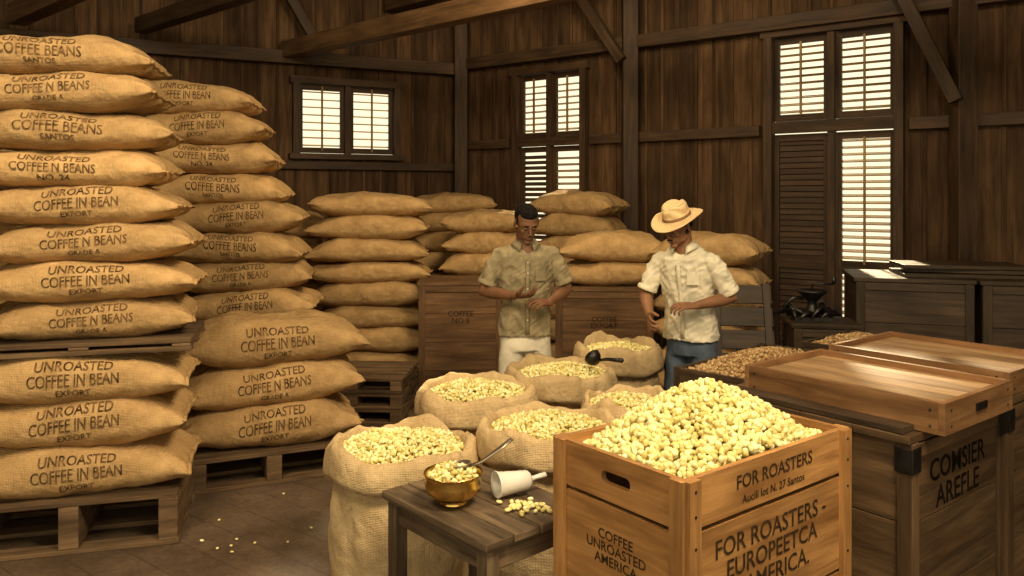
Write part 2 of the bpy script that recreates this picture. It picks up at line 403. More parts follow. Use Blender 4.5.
winframe(mb, -.58, .52, .05, 3.22); mb.box((-.03, -.01, 2.36), (1.1, .09, .10)); mb.box((-.03, -.005, (2.41 + 3.18) / 2), (.06, .08, .77)); mb.box((-.03, .0, 1.2), (.06, .07, 2.25))
louver(mb, -.54, -.065, 2.42, 3.18, 26, pitch=.064); louver(mb, .005, .48, 2.42, 3.18, 26, pitch=.064)
louver(mb, -.54, -.065, .10, 1.15, 72, sm=0); louver(mb, -.54, -.065, 1.15, 2.30, 72, sm=0)
mb.box((-.30, .07, 1.2), (.48, .012, 2.2), None, 0)
louver(mb, .005, .48, .10, 1.12, 24, pitch=.060); louver(mb, .005, .48, 1.12, 2.30, 24, pitch=.060)
for t in (-.30, .24): mb.box((t, .0, 2.8), (.018, .02, .66), None, 1)
mb.box((.24, .0, 1.7), (.018, .02, 1.1), None, 1)
mb.obj('shutters', [M_FRAME, M_SLAT], e)
e = empty('window_1', LR, AR); mb = MB()
winframe(mb, -3.50, -2.58, .9, 3.14); mb.box((-3.04, -.01, 2.34), (.92, .09, .09)); mb.box((-3.04, -.005, 2.02), (.055, .08, 2.2))
louver(mb, -3.46, -3.07, 2.39, 3.10, 24, pitch=.07); louver(mb, -3.01, -2.62, 2.39, 3.10, 24, pitch=.07)
louver(mb, -3.46, -3.07, .95, 2.29, 50, sm=0, pitch=.06); louver(mb, -3.01, -2.62, .95, 2.29, 26, pitch=.07)
for t in (-3.265, -2.815): mb.box((t, .0, 2.745), (.018, .02, .62), None, 1)
mb.obj('shutters', [M_FRAME, M_SLAT], e)
e = empty('window_2', LB, AB); mb = MB()
winframe(mb, -1.95, -.80, 2.18, 3.02); mb.box((-1.375, -.005, 2.6), (.07, .08, .84))
louver(mb, -1.91, -1.41, 2.22, 2.98, 16, pitch=.085); louver(mb, -1.34, -.84, 2.22, 2.98, 16, pitch=.085)
for t in (-1.66, -1.09): mb.box((t, .0, 2.6), (.02, .02, .72), None, 1)
mb.obj('shutters', [M_FRAME, M_SLAT], e)

# ------------------------------------------------------------------ lying sacks
SL, SB, ST = .52, .29, .128
def sacksurf(s, th, seed, L=SL, B=SB, T=ST, off=0.0):
    a = abs(s); t = max(0.0, 1 - a ** 2.9) ** .60; w = .97 + .03 * a ** 6 - .10 * max(0, a - .6) * (1 - a) * 6
    c, q = cos(th), sin(th); e = .80
    y = -B * w * math.copysign(abs(c) ** e, c); zt = (.95 * t + .03); z = T * zt * math.copysign(abs(q) ** e, q)
    x = L * s * (1 - .035 * (1 - (y / B) ** 2) * a ** 4)
    n1 = noise.noise(V(x * 3.2 + seed * 7.3, y * 3.2, z * 4 + seed)); n2 = noise.noise(V(x * 9 + seed * 3.1, y * 8, z * 9)); n3 = noise.noise(V(x * 22 + seed, y * 12, z * 16))
    wr = sin(th * 9 + seed * 2 + 3 * n1) * .014 * (a ** 5) * (1 if t > .05 else 0)
    d = n1 * .034 * min(1, t * 1.5) + n2 * .012 + n3 * .005 + wr + off
    y += -c * d * .8; z += q * d
    z += (-.026 - .022 * sin(seed * 2.1 + (1 if s > 0 else 2))) * a ** 3 + .012 * n1
    if z < -T * .86: z = -T * .86 + (z + T * .86) * .2
    return V(x, y, z)
def sackmesh(seed, text=None, width=.42):
    mb = MB(); ns, nt = 44, 40; rings = []
    for i in range(ns + 1):
        u = -1 + 2 * i / ns; s = math.copysign(1 - (1 - abs(u)) ** 1.35, u)
        rings.append([sacksurf(s, 2 * pi * j / nt, seed) for j in range(nt)])
    mb.loft(rings, 0)
    for sg in (-1, 1):
        rr = []
        for i in range(17):
            y = -SB + 2 * SB * i / 16; zc = sacksurf(sg * .999, 0, seed).z
            x = SL * sg * (1 - .035 * (1 - (y / SB) ** 2)); rr.append(V(x, y * .95, zc + .006 * sin(i * 1.3 + seed)))
        mb.tube(rr, [(.007, .012)] * 17, 8, 0, ref=(0, 0, 1))
    if text:
        tl = .02 * sin(seed * 1.7)
        for body, wd, yo in text:
            vs, fs = text_geo(body, wd, .02); out = []
            for p in vs:
                th = .10 + (p[1] + yo + tl * p[0] * 3) / .135; th = max(-1.35, min(1.5, th))
                out.append(sacksurf((p[0] + tl) / SL, th, seed, off=.0035))
            mb.add(out, fs, 1)
    return mb.mesh('burlap_sack_mesh', [M_BURLAP, M_SINK])
def TXT(c, b): return [('UNROASTED', .34, .047), (b, .40, -.006), (c, .15, -.052)]
TX = [TXT('GRADE A', 'COFFEE N BEANS'), TXT('SANTOS', 'COFFEE BEANS'), TXT('NO. 24', 'COFFEE N BEANS'), TXT('EXPORT', 'COFFEE IN BEAN')]
SM = [sackmesh(i + 1, TX[i % 4]) for i in range(8)]
SMP = [sackmesh(i + 11) for i in range(4)]
def stack(loc, rz, n, z0, pitch, offs=None, L=.52, B=.29, text=True, jit=.02, seed=0):
    rng = random.Random(seed); e = empty('coffee_sack_stack', (loc[0], loc[1], 0), rz); z = z0; last = None
    for i in range(n):
        me = rng.choice([m for m in (SM if text else SMP) if m is not last]); last = me
        o = bpy.data.objects.new('sack', me); COL.objects.link(o); o.parent = e
        o.location = ((offs[i] if offs else 0) + rng.uniform(-jit, jit), rng.uniform(-jit, jit), z + pitch / 2)
        o.rotation_euler = (rng.uniform(-.02, .02), rng.uniform(-.025, .025), rng.uniform(-.07, .07))
        o.scale = (L / SL * rng.uniform(.97, 1.03), B / SB, pitch / .202)
        z += pitch
    return e
def pallet(mb, cx, cy, z0, w, d, h=.13, n=6):
    for sx in (-1, 0, 1):
        mb.box((cx + sx * (w / 2 - .05), cy, z0 + h / 2), (.09, d - .01, h - .05), None)
    for i in range(n):
        y = cy - d / 2 + (i + .5) * d / n
        mb.box((cx, y, z0 + h - .0125), (w + random.uniform(-.02, .01), d / n - .025, .024), None)
    for y in (cy - d / 2 + .05, cy, cy + d / 2 - .05): mb.box((cx, y, z0 + .0125), (w, .09, .024), None)
def pallet_obj(loc, rz, w, d, h=.15, n=6, levels=1):
    mb = MB()
    for k in range(levels): pallet(mb, 0, 0, k * h, w, d, h, n=n)
    return mb.obj('wooden_pallet', M_PALLET, None, loc, rz, .004)
r17 = radians(15)
rt = [190, 187, 187, 197, 198, 197, 190, 180, 175, 170, 163]
stack((-2.225, 4.2), r17, 3, .26, .230, [(r - 190) * .0052 for r in rt[:3]], L=.52, seed=3)
stack((-2.225, 4.24), r17, 8, 1.025, .1915, [(r - 194) * .0052 for r in rt[3:]], L=.505, seed=5)
pallet_obj((-2.24, 4.2, 0), r17, 1.0, .66, .255, 6)
pallet_obj((-2.22, 4.24, .955), r17, 1.05, .62, .065, 5)
stack((-1.57, 5.15), radians(22), 3, .2, .252, [0, .02, .02], L=.55, B=.31, seed=9)
pallet_obj((-1.57, 5.14, 0), radians(24), .96, .66, .195, 6)
ce = [252, 250, 248, 250, 243, 240, 240, 220, 212, 203, 195]
stack((-2.14, 6.15), radians(9), 11, .14, .222, [(c - 232) * .0076 for c in ce], L=.505, seed=12)
pallet_obj((-2.05, 6.15, 0), radians(9), 1.0, .6, .135)
stack((-3.78, 5.2), radians(10), 8, .14, .205, L=.53, seed=20); pallet_obj((-3.78, 5.2, 0), radians(10), 1.0, .6, .135)
stack((-3.5, 6.5), radians(10), 10, .14, .205, L=.53, seed=21); pallet_obj((-3.5, 6.5, 0), radians(10), 1.0, .6, .135)
stack((-1.33, 7.5), radians(4), 8, .12, .205, L=.55, seed=30, text=False); pallet_obj((-1.33, 7.5, 0), radians(4), 1.0, .58, .115)
stack((-2.28, 7.9), radians(10), 7, .12, .205, L=.48, seed=31, text=False, B=.27); pallet_obj((-2.28, 7.9, 0), radians(10), .9, .5, .115)
stack((-.66, 8.75), radians(6), 8, .12, .205, L=.46, seed=32, text=False, B=.27); pallet_obj((-.66, 8.75, 0), radians(6), .9, .5, .115)
stack((-.24, 8.05), radians(-6), 7, .12, .21, L=.42, seed=33, text=False, B=.26); pallet_obj((-.24, 8.05, 0), radians(-6), .8, .5, .115)
stack((.64, 7.86), radians(-30), 8, .12, .205, L=.45, seed=34, text=False, B=.26); pallet_obj((.64, 7.86, 0), radians(-30), .85, .48, .115)
stack((1.64, 6.58), radians(-34), 6, .12, .215, L=.42, seed=36, text=False, B=.27); pallet_obj((1.64, 6.58, 0), radians(-34), .8, .5, .115)
pallet_obj((-1.20, 6.42, 0), radians(-4), .78, .66, .118, 6, 3)

# ------------------------------------------------------------------ chests
def chest(name, loc, rz, w, d, h, mat, text=None, tw=.4, board=.16, lid=True, inkmat=None, base=0.0, lidover=.015, tz=None, iron=False):
    mb = MB(); t = .022; nb = max(2, round((h - base) / board)); bh = (h - base - (.03 if lid else 0)) / nb
    for i in range(nb):
        z = base + bh * (i + .5)
        mb.box((w / 2, t / 2 + .012, z), (w - .03, t, bh - .003)); mb.box((w / 2, d - t / 2 - .012, z), (w - .03, t, bh - .003))
        mb.box((t / 2 + .012, d / 2, z), (t, d - .03, bh - .003)); mb.box((w - t / 2 - .012, d / 2, z), (t, d - .03, bh - .003))
    cw = .055
    for x in (0, 1):
        for y in (0, 1):
            X = x * w; Y = y * d; hh = h - base - (.03 if lid else 0)
            mb.box((X + (cw / 2 if x == 0 else -cw / 2), Y + (.006 if y == 0 else -.006), base + hh / 2), (cw, .014, hh), None, 0)
            mb.box((X + (.006 if x == 0 else -.006), Y + (cw / 2 if y == 0 else -cw / 2), base + hh / 2), (.014, cw, hh), None, 0)
            if iron:
                for zz in (h - .09, base + .06):
                    mb.box((X + (cw / 2 if x == 0 else -cw / 2), Y + (-.003 if y == 0 else .003), zz), (cw + .012, .005, .09), None, 2)
                    mb.box((X + (-.003 if x == 0 else .003), Y + (cw / 2 if y == 0 else -cw / 2), zz), (.005, cw + .012, .09), None, 2)
    for y in (.006, d - .006):
        mb.box((w / 2, y, base + .03), (w - 2 * cw, .013, .05)); mb.box((w / 2, y, h - .06), (w - 2 * cw, .013, .05))
    if lid:
        nl = max(2, round(d / .2))
        for i in range(nl): mb.box((w / 2, d * (i + .5) / nl, h - .014), (w + 2 * lidover, d / nl - .003, .028))
    if text: mb.text(text, tw, frontM(w / 2, .0115, tz if tz else h * .55), 1)
    return mb.obj(name, [mat, inkmat or M_INK, M_IRON], None, loc, rz, .003)
a38 = radians(38)
u = V(.788, .616, 0); v = V(-.616, .788, 0)
c0 = V(1.405, 2.81, 0)
M_DINK = plain('chest_stencil_ink', (.014, .009, .006), .9, var=.3, nscale=30, spec=.05)
chest('shipping_chest', c0, a38, .79, .86, .90, M_CHEST, 'COMSIER\nAREFLE', .47, .29, tz=.69, inkmat=M_DINK, iron=True)
p = c0 + u * .83
chest('shipping_chest', p, a38, .80, .86, .90, M_CHEST, 'COFFEE\nEXPORT', .40, .29, tz=.66, inkmat=M_DINK, iron=True)
chest('wooden_coffee_crate', (-.80, 6.85, 0), radians(2), .72, .6, 1.0, M_BCRATE, 'COFFEE\nNO 8', .22, .24, tz=.7)
chest('wooden_coffee_crate', (.36, 6.6, 0), radians(-3), .80, .6, .985, M_BCRATE, 'COFFEE\nEXPORT', .22, .24, tz=.7)
stack((.86, 6.9), radians(-6), 2, .99, .205, L=.44, seed=35, text=False, B=.28)
chest('dark_storage_chest', (2.42, 5.62, 0), radians(-16), .74, .7, 1.17, M_CHESTB, board=.3)
chest('dark_storage_chest', (3.17, 5.38, 0), radians(-16), .74, .7, 1.17, M_CHESTB, board=.3)
mb = MB()
for k, (x, y, w, d, z, r) in enumerate([(3.25, 5.75, .9, .5, 1.185, -14), (3.28, 5.78, .84, .46, 1.215, -20), (3.2, 5.76, .8, .44, 1.245, -12)]):
    R = rotm(0, 0, radians(r))
    for j in range(3): mb.box((x + (R @ V(0, (j - 1) * d / 3, 0)).x, y + (R @ V(0, (j - 1) * d / 3, 0)).y, z), (w, d / 3 - .01, .026), R)
mb.obj('stacked_dark_boards', M_CHESTB, None, (0, 0, 0), 0, .003)
chest('dark_storage_chest', (1.94, 5.50, 0), radians(-8), .44, .42, .86, M_CHESTB, board=.3)
e = empty('leaning_slatted_lid', (1.46, 5.50, 0), radians(-8)); mb = MB()
Rl = rotm(radians(-24))
for i in range(7): q = Rl @ V(0, 0, .09 + i * .17); mb.box((.17, q.y, q.z), (.44, .018, .14), Rl)
for x in (-.01, .35): q = Rl @ V(0, -.02, .60); mb.box((x, q.y, q.z), (.05, .022, 1.18), Rl)
mb.obj('slats', M_CHESTB, e, (0, 0, 0), 0, .003)
def tray(name, loc, rz, w, d, h, mat, mat2, nb=5):
    mb = MB(); t = .022
    mb.box((w / 2, t / 2, h / 2), (w, t, h)); mb.box((w / 2, d - t / 2, h / 2), (w, t, h))
    mb.box((t / 2, d / 2, h / 2), (t, d - 2 * t, h)); mb.box((w - t / 2, d / 2, h / 2), (t, d - 2 * t, h))
    for i in range(nb): mb.box((t + (w - 2 * t) * (i + .5) / nb, d / 2, h - .035), ((w - 2 * t) / nb - .004, d - 2 * t - .002, .02), None, 1)
    mb.box((w / 2, d / 2, .012), (w - 2 * t, d - 2 * t, .02), None, 1)
    for x in (.05, w - .05):
        for z in (h * .25, h * .75): mb.ell((x, -.001, z), (.005, .003, .005), 2, nu=8, nv=6)
    for y in (.05, d - .05):
        for z in (h * .25, h * .75): mb.ell((-.001, y, z), (.003, .005, .005), 2, nu=8, nv=6)
    mb.box((w / 2, -.003, h * .55), (.09, .007, .028), None, 2)
    return mb.obj(name, [mat, mat2, M_IRON], None, loc, rz, .003)
tray('wooden_sorting_tray', V(1.515, 2.80, .903), a38, .59, .83, .115, M_TRAY, M_TRAYB)
tray('wooden_sorting_tray', V(2.09, 3.36, .903), a38, .62, .82, .10, M_TRAY, M_TRAYB)
mb = MB()
mb.box((.035, .43, .013), (.085, .80, .024))
mb.obj('dark_plank', M_CHESTB, None, c0 + V(0, 0, .9), a38, .003)
def beanbox(name, loc, rz, w, d, h, seed, peak=.05):
    e = empty(name, loc, rz); mb = MB(); t = .022; nb = 4; bh = h / nb
    for i in range(nb):
        z = bh * (i + .5)
        mb.box((w / 2, t / 2, z), (w, t, bh - .003)); mb.box((w / 2, d - t / 2, z), (w, t, bh - .003))
        mb.box((t / 2, d / 2, z), (t, d - 2 * t, bh - .003)); mb.box((w - t / 2, d / 2, z), (t, d - 2 * t, bh - .003))
    for x in (.03, w - .03):
        for y in (-.007, d + .007): mb.box((x, y, h / 2), (.06, .014, h))
    mb.obj('box', M_CHESTB, e, (0, 0, 0), 0, .003)
    def hh(x, y):
        a = (2 * x / w - 1); b = (2 * y / d - 1); return h - .035 + peak * max(0, 1 - a * a) * max(0, 1 - b * b) + .008 * noise.noise(V(x * 9, y * 9, seed))
    n = 16; rings = [[V(t + (w - 2 * t) * i / n, t + (d - 2 * t) * j / n, hh(t + (w - 2 * t) * i / n, t + (d - 2 * t) * j / n) - .012) for j in range(n + 1)] for i in range(n + 1)]
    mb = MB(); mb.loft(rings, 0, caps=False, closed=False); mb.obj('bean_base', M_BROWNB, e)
    P = scatter(hh, lambda x, y: t + .008 < x < w - t - .008 and t + .008 < y < d - t - .008, 0, w, 0, d, .0175, seed)
    beans('beans', P, M_BROWN, .0115, e, seed)
beanbox('brown_coffee_bean_box', (1.13, 3.86, 0), radians(45), .95, .40, .86, 4, .06)
beanbox('brown_coffee_bean_box', (1.98, 4.55, 0), radians(42), .62, .36, .87, 5, .04)
e = empty('cast_iron_coffee_mill', (2.13, 5.68, .862), radians(-10)); mb = MB()
mb.box((0, 0, .015), (.26, .18, .03)); mb.lathe([(.02, .03), (.05, .035), (.055, .07), (.035, .10), (.03, .13), (.06, .16), (.10, .20), (.105, .215), (.09, .205), (.03, .15)], 0, 24)
mb.tube([(0, 0, .12), (0, 0, .25), (.02, -.01, .262), (.14, -.03, .262)], [.008] * 4, 8); mb.tube([(.14, -.03, .262), (.14, -.03, .31)], [.014, .016], 10)
for i in range(9):
    a = i * .75; x0, y0 = .13 * cos(a) - .02, .07 * sin(a)
    mb.tube([(x0 - .07 * cos(a + 1), y0 - .05, .03), (x0, y0, .075 + .03 * sin(i * 2)), (x0 + .07 * cos(a + 1), y0 + .04, .05), (x0 + .11 * cos(a + .6), y0 + .06, .03)], [.006, .022, .018, .005], 10)
mb.tube([(-.16, 0, .03), (-.19, -.02, .10), (-.13, -.02, .16), (-.06, 0, .15)], [.012, .014, .012, .01], 10)
mb.obj('mill_body', M_IRON, e)

# ------------------------------------------------------------------ open sacks
PROF = [(.02, .0), (.80, .0), (.93, .03), (1.00, .16), (1.03, .40), (1.00, .62), (.95, .78), (.93, .84), (.97, .83), (1.035, .80), (1.08, .80), (1.105, .84), (1.09, .91), (1.04, .97), (.97, 1.0), (.91, .98), (.87, .93), (.85, .86), (.84, .80)]
def open_sack(loc, R, Hh, seed, mound=.05, rz=0):
    e = empty('open_coffee_sack', (loc[0], loc[1], 0), rz)
    def dfm(q, a):
        zr = q.z / Hh; r = math.hypot(q.x, q.y)
        k = r / R
        n = noise.noise(V(cos(a) * 1.4 + seed * 5, sin(a) * 1.4, zr * 2.2)); n2 = noise.noise(V(cos(a) * 5 + seed, sin(a) * 5, zr * 4 + seed)); n3 = noise.noise(V(cos(a) * 11 + seed, sin(a) * 11, zr * 6))
        fold = (.022 * sin(7 * a + seed + 2 * zr) + .014 * sin(13 * a + seed * 3 + 3 * zr)) * max(0, zr - .35) * 1.2 * (1 if k > .3 else 0)
        f = 1 + .06 * n * (k > .3) + .032 * n2 * (k > .3) + .018 * n3 * (k > .3) + fold
        z = q.z + (.035 * n + .020 * n2 + .012 * sin(5 * a + seed)) * (max(0, zr - .55) * 2.2) * (k > .6)
        return V(q.x * f, q.y * f, z)
    pr = []
    for (a, b) in zip(PROF[:-1], PROF[1:]):
        k = max(1, int(abs(b[1] - a[1]) / .04))
        for i in range(k): pr.append(((a[0] + (b[0] - a[0]) * i / k) * R / 1.06, (a[1] + (b[1] - a[1]) * i / k) * Hh))
    pr.append((PROF[-1][0] * R / 1.06, PROF[-1][1] * Hh))
    mb = MB(); mb.lathe(pr, 0, 88, None, dfm)
    mb.obj('sack_cloth', [M_BURLAP2], e)
    Ri = .90 * R / 1.06
    def h(x, y): r = math.hypot(x, y) / Ri; return Hh * .92 + mound * max(0, 1 - r * r) + .012 * noise.noise(V(x * 8, y * 8, seed))
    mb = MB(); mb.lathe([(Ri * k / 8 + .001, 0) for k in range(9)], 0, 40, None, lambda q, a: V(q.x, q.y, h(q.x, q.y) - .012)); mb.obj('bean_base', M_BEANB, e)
    P = scatter(h, lambda x, y: math.hypot(x, y) < Ri * .97, -Ri, Ri, -Ri, Ri, .0195, int(seed * 10) + 3)
    beans('beans', P, M_BEAN, .0125, e, int(seed * 10) + 1)
    return e
open_sack((-.49, 3.60), .335, .655, 1.3, .05)
open_sack((-.19, 4.32), .32, .72, 2.1, .06)
open_sack((.29, 4.72), .32, .74, 3.7, .05)
open_sack((.68, 5.14), .28, .80, 4.2, .04)
open_sack((.17, 3.68), .325, .72, 5.6, .05)
open_sack((.575, 4.02), .225, .75, 6.4, .04)
e = empty('metal_scoop', (.50, 4.60, .80), radians(-60)); mb = MB()
mb.tube([(0, 0, 0), (.08, 0, .02), (.20, 0, .035)], [.008, .010, .013], 10); mb.ell((.205, 0, .036), (.016, .016, .014), 0)
mb.lathe([(.001, -.03), (.03, -.025), (.045, -.005), (.05, .02), (.047, .02), (.04, -.003), (.001, -.02)], 0, 20, Matrix.Translation((-.05, 0, 0)) @ rotm(0, radians(-60)))
mb.obj('scoop_body', M_IRON, e)

# ------------------------------------------------------------------ front crate
e = empty('wooden_bean_crate', (.482, 2.23, 0), a38)
W, D, HC = .85, .54, .95; t = .02
def hole_board(w, h, hw, hh):
    cu = bpy.data.curves.new('b', 'CURVE'); cu.dimensions = '2D'; cu.fill_mode = 'BOTH'; cu.extrude = t / 2
    def poly(pts):
        sp = cu.splines.new('POLY'); sp.points.add(len(pts) - 1); sp.use_cyclic_u = True
        for i, q in enumerate(pts): sp.points[i].co = (q[0], q[1], 0, 1)
    poly([(-w / 2, -h / 2), (w / 2, -h / 2), (w / 2, h / 2), (-w / 2, h / 2)])
    pts = []
    for k in range(9): a = -pi / 2 + pi * k / 8; pts.append((hw - hh + hh * cos(a), hh * sin(a)))
    for k in range(9): a = pi / 2 + pi * k / 8; pts.append((-hw + hh + hh * cos(a), hh * sin(a)))
    poly(pts)
    o = bpy.data.objects.new('b', cu); COL.objects.link(o); bpy.context.view_layer.update()
    me = bpy.data.meshes.new_from_object(o.evaluated_get(bpy.context.evaluated_depsgraph_get()))
    vs = [tuple(q.co) for q in me.vertices]; fs = [list(f.vertices) for f in me.polygons]
    bpy.data.objects.remove(o); return vs, fs
mb = MB()
rows = [(.805, .95), (.48, .790), (.20, .468), (.02, .188)]
for k, (z0, z1) in enumerate(rows):
    zc = (z0 + z1) / 2; hh = z1 - z0
    mb.box((W / 2, t / 2, zc), (W, t, hh)); mb.box((W / 2, D - t / 2, zc), (W, t, hh))
    if k == 0:
        vs, fs = hole_board(D - 2 * t, hh, .062, .019)
        for X in (t / 2, W - t / 2):
            Mx = Matrix.Translation((X, D / 2, zc)) @ Matrix(((0, 0, -1, 0), (-1, 0, 0, 0), (0, 1, 0, 0), (0, 0, 0, 1)))
            mb.add(vs, fs, 0, [[(vs[i][0] + 3, vs[i][1] + 7) for i in f] for f in fs], False, Mx)
    else:
        mb.box((t / 2, D / 2, zc), (t, D - 2 * t, hh)); mb.box((W - t / 2, D / 2, zc), (t, D - 2 * t, hh))
for x in (.025, W - .025):
    for y in (-.009, D + .009): mb.box((x, y, HC / 2 + .005), (.05, .018, HC - .01))
for y in (.012, D - .012):
    for x in (-.007, W + .007): mb.box((x, y + (.01 if y < .1 else -.01), HC / 2 + .005), (.014, .05, HC - .01))
for y in (.03, D - .03):
    for x in (.03, W - .03): mb.box((x + (.01 if x < .1 else -.01), y + (.01 if y < .1 else -.01), HC / 2 - .01), (.04, .04, HC - .03))
mb.box((W / 2, D / 2, .02), (W - .05, D - .05, .02))
mb.text('FOR ROASTERS', .40, frontM(W / 2 + .01, 0, .895), 1); mb.text('Aucili lot N. 27 Santos', .33, frontM(W / 2, 0, .840), 1)
mb.text('FOR ROASTERS -\nEUROPEETCA\n- AMERICA.', .58, frontM(W / 2, 0, .650), 1)
mb.text('COFFEE\nUNROASTED\nAMERICA', .25, leftM(0, D / 2, .66), 1)
for x in (.025, W - .025):
    for z in (.85, .92, .54, .76): mb.ell((x, -.018, z), (.005, .003, .005), 2, nu=8, nv=6)
mb.obj('crate_boards', [M_CRATE, M_INK, M_IRON], e, (0, 0, 0), 0, .0025)
def hc(x, y):
    a = (x - W * .50) / (W * .52); b = (y - D * .52) / (D * .56); r = math.sqrt(a * a + b * b)
    return .900 + .205 * max(0, 1 - r ** 1.25) + .014 * noise.noise(V(x * 9, y * 9, 3))
n = 30; mb = MB()
mb.loft([[V(t + (W - 2 * t) * i / n, t + (D - 2 * t) * j / n, hc(t + (W - 2 * t) * i / n, t + (D - 2 * t) * j / n) - .014) for j in range(n + 1)] for i in range(n + 1)], 0, False, True, False)
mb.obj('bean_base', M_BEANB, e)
P = scatter(hc, lambda x, y: t + .012 < x < W - t - .012 and t + .012 < y < D - t - .012 and not ((x < .07 or x > W - .07) and (y < .07 or y > D - .07)), 0, W, 0, D, .0195, 5, 3, .009)
beans('beans', P, M_BEAN, .0138, e, 9, .8)

# ------------------------------------------------------------------ small table
at = math.atan2(.66, .75)
e = empty('rustic_side_table', (-.08, 2.58, 0), at); mb = MB(); TW, TD, TH = .48, .64, .62
for i in range(4): mb.box((TW * (i + .5) / 4, TD / 2, TH - .015), (TW / 4 - .004, TD + random.uniform(-.008, .004), .03))
lg = .055
for x in (.045, TW - .045):
    for y in (.05, TD - .05): mb.box((x, y, (TH - .03) / 2), (lg, lg, TH - .03))
for x in (.045, TW - .045): mb.box((x, TD / 2, TH - .075), (.025, TD - .12, .085))
for y in (.05, TD - .05): mb.box((TW / 2, y, TH - .075), (TW - .12, .025, .085))
for x in (.045, TW - .045): mb.box((x, TD / 2, .16), (.022, TD - .12, .04))
mb.box((TW / 2, TD / 2, .16), (TW - .1, .04, .03))
mb.obj('table_frame', M_TABLE, e, (0, 0, 0), 0, .005)
e = empty('brass_bowl', (-.215, 2.93, .621), 0); mb = MB()
mb.lathe([(.002, 0), (.050, 0), (.052, .008), (.042, .016), (.075, .028), (.100, .052), (.106, .080), (.102, .100), (.106, .112), (.110, .114), (.108, .117), (.100, .112), (.097, .098), (.098, .07), (.085, .05), (.002, .035)], 0, 48)
mb.obj('bowl', M_BRASS, e)
hb = lambda x, y: .095 + .028 * max(0, 1 - (x * x + y * y) / .0096)
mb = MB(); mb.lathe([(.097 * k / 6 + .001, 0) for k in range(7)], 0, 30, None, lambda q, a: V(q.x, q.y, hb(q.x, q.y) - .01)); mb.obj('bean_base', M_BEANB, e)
beans('beans', scatter(hb, lambda x, y: math.hypot(x, y) < .09, -.1, .1, -.1, .1, .018, 8), M_BEAN, .0118, e, 11)
mb = MB()
mb.tube([(.055, .01, .132), (.10, .02, .145), (.16, .05, .178), (.215, .07, .215)], [(.004, .008), (.004, .010), (.005, .014), (.005, .017)], 10, 0, ref=(0, 0, 1))
mb.lathe([(.001, -.018), (.02, -.014), (.033, .0), (.036, .008), (.033, .008), (.018, -.01), (.001, -.014)], 0, 20, Matrix.Translation((.03, .005, .137)) @ rotm(0, radians(-10)))
mb.obj('ladle', M_STEEL, e)
e = empty('white_enamel_scoop', (.0, 3.0, .622), radians(-155)); mb = MB()
Ms = Matrix.Translation((0, 0, .051)) @ rotm(0, radians(90))
mb.lathe([(.001, -.075), (.028, -.072), (.036, -.06), (.040, 0), (.046, .055), (.050, .062), (.048, .066), (.043, .058), (.037, 0), (.032, -.055), (.001, -.066)], 0, 32, Ms)
mb.tube([(-.07, 0, .05), (-.10, 0, .055), (-.14, 0, .06)], [(.010, .014), (.008, .011), (.010, .014)], 12)
mb.obj('scoop_body', M_WHITE, e)
P = []
rg = random.Random(4)
ux = V(cos(at), sin(at), 0); vy = V(-sin(at), cos(at), 0)
for i in range(44):
    q = V(.045, 2.88, 0) + V(rg.gauss(0, .045), rg.gauss(0, .03), 0); lx = (q - V(-.08, 2.58, 0)).dot(ux); ly = (q - V(-.08, 2.58, 0)).dot(vy)
    if .02 < lx < TW - .02 and .02 < ly < TD - .02: P.append((q.x, q.y, .631))
beans('spilled_beans', P, M_BEAN, .0115, None, 21, .15)
P = [(rg.uniform(-1.6, -.9), rg.uniform(3.9, 4.7), .0075) for i in range(12)]
beans('floor_beans', P, M_BEAN, .0085, None, 22, .15)

# ------------------------------------------------------------------ people
def remesh(mb, name, mat, voxel, parent, smooth=4, disp=None):
    me = mb.mesh('tmp', [mat]); o = bpy.data.objects.new('tmp', me); COL.objects.link(o)
    r = o.modifiers.new('r', 'REMESH'); r.mode = 'VOXEL'; r.voxel_size = voxel; r.use_smooth_shade = True
    s = o.modifiers.new('s', 'SMOOTH'); s.factor = .5; s.iterations = smooth
    bpy.context.view_layer.update()
    m2 = bpy.data.meshes.new_from_object(o.evaluated_get(bpy.context.evaluated_depsgraph_get()))
    bpy.data.objects.remove(o)
    if disp:
        ns = [v.normal.copy() for v in m2.vertices]
        for v, nn in zip(m2.vertices, ns): v.co = v.co + nn * disp(v.co)
    m2.materials.clear(); m2.materials.append(mat)
    m2.polygons.foreach_set('use_smooth', [True] * len(m2.polygons)); m2.update()
    ob = bpy.data.objects.new(name, m2); COL.objects.link(ob); ob.parent = parent; return ob
def seglerp(a, b, t): return Vector(a) * (1 - t) + Vector(b) * t
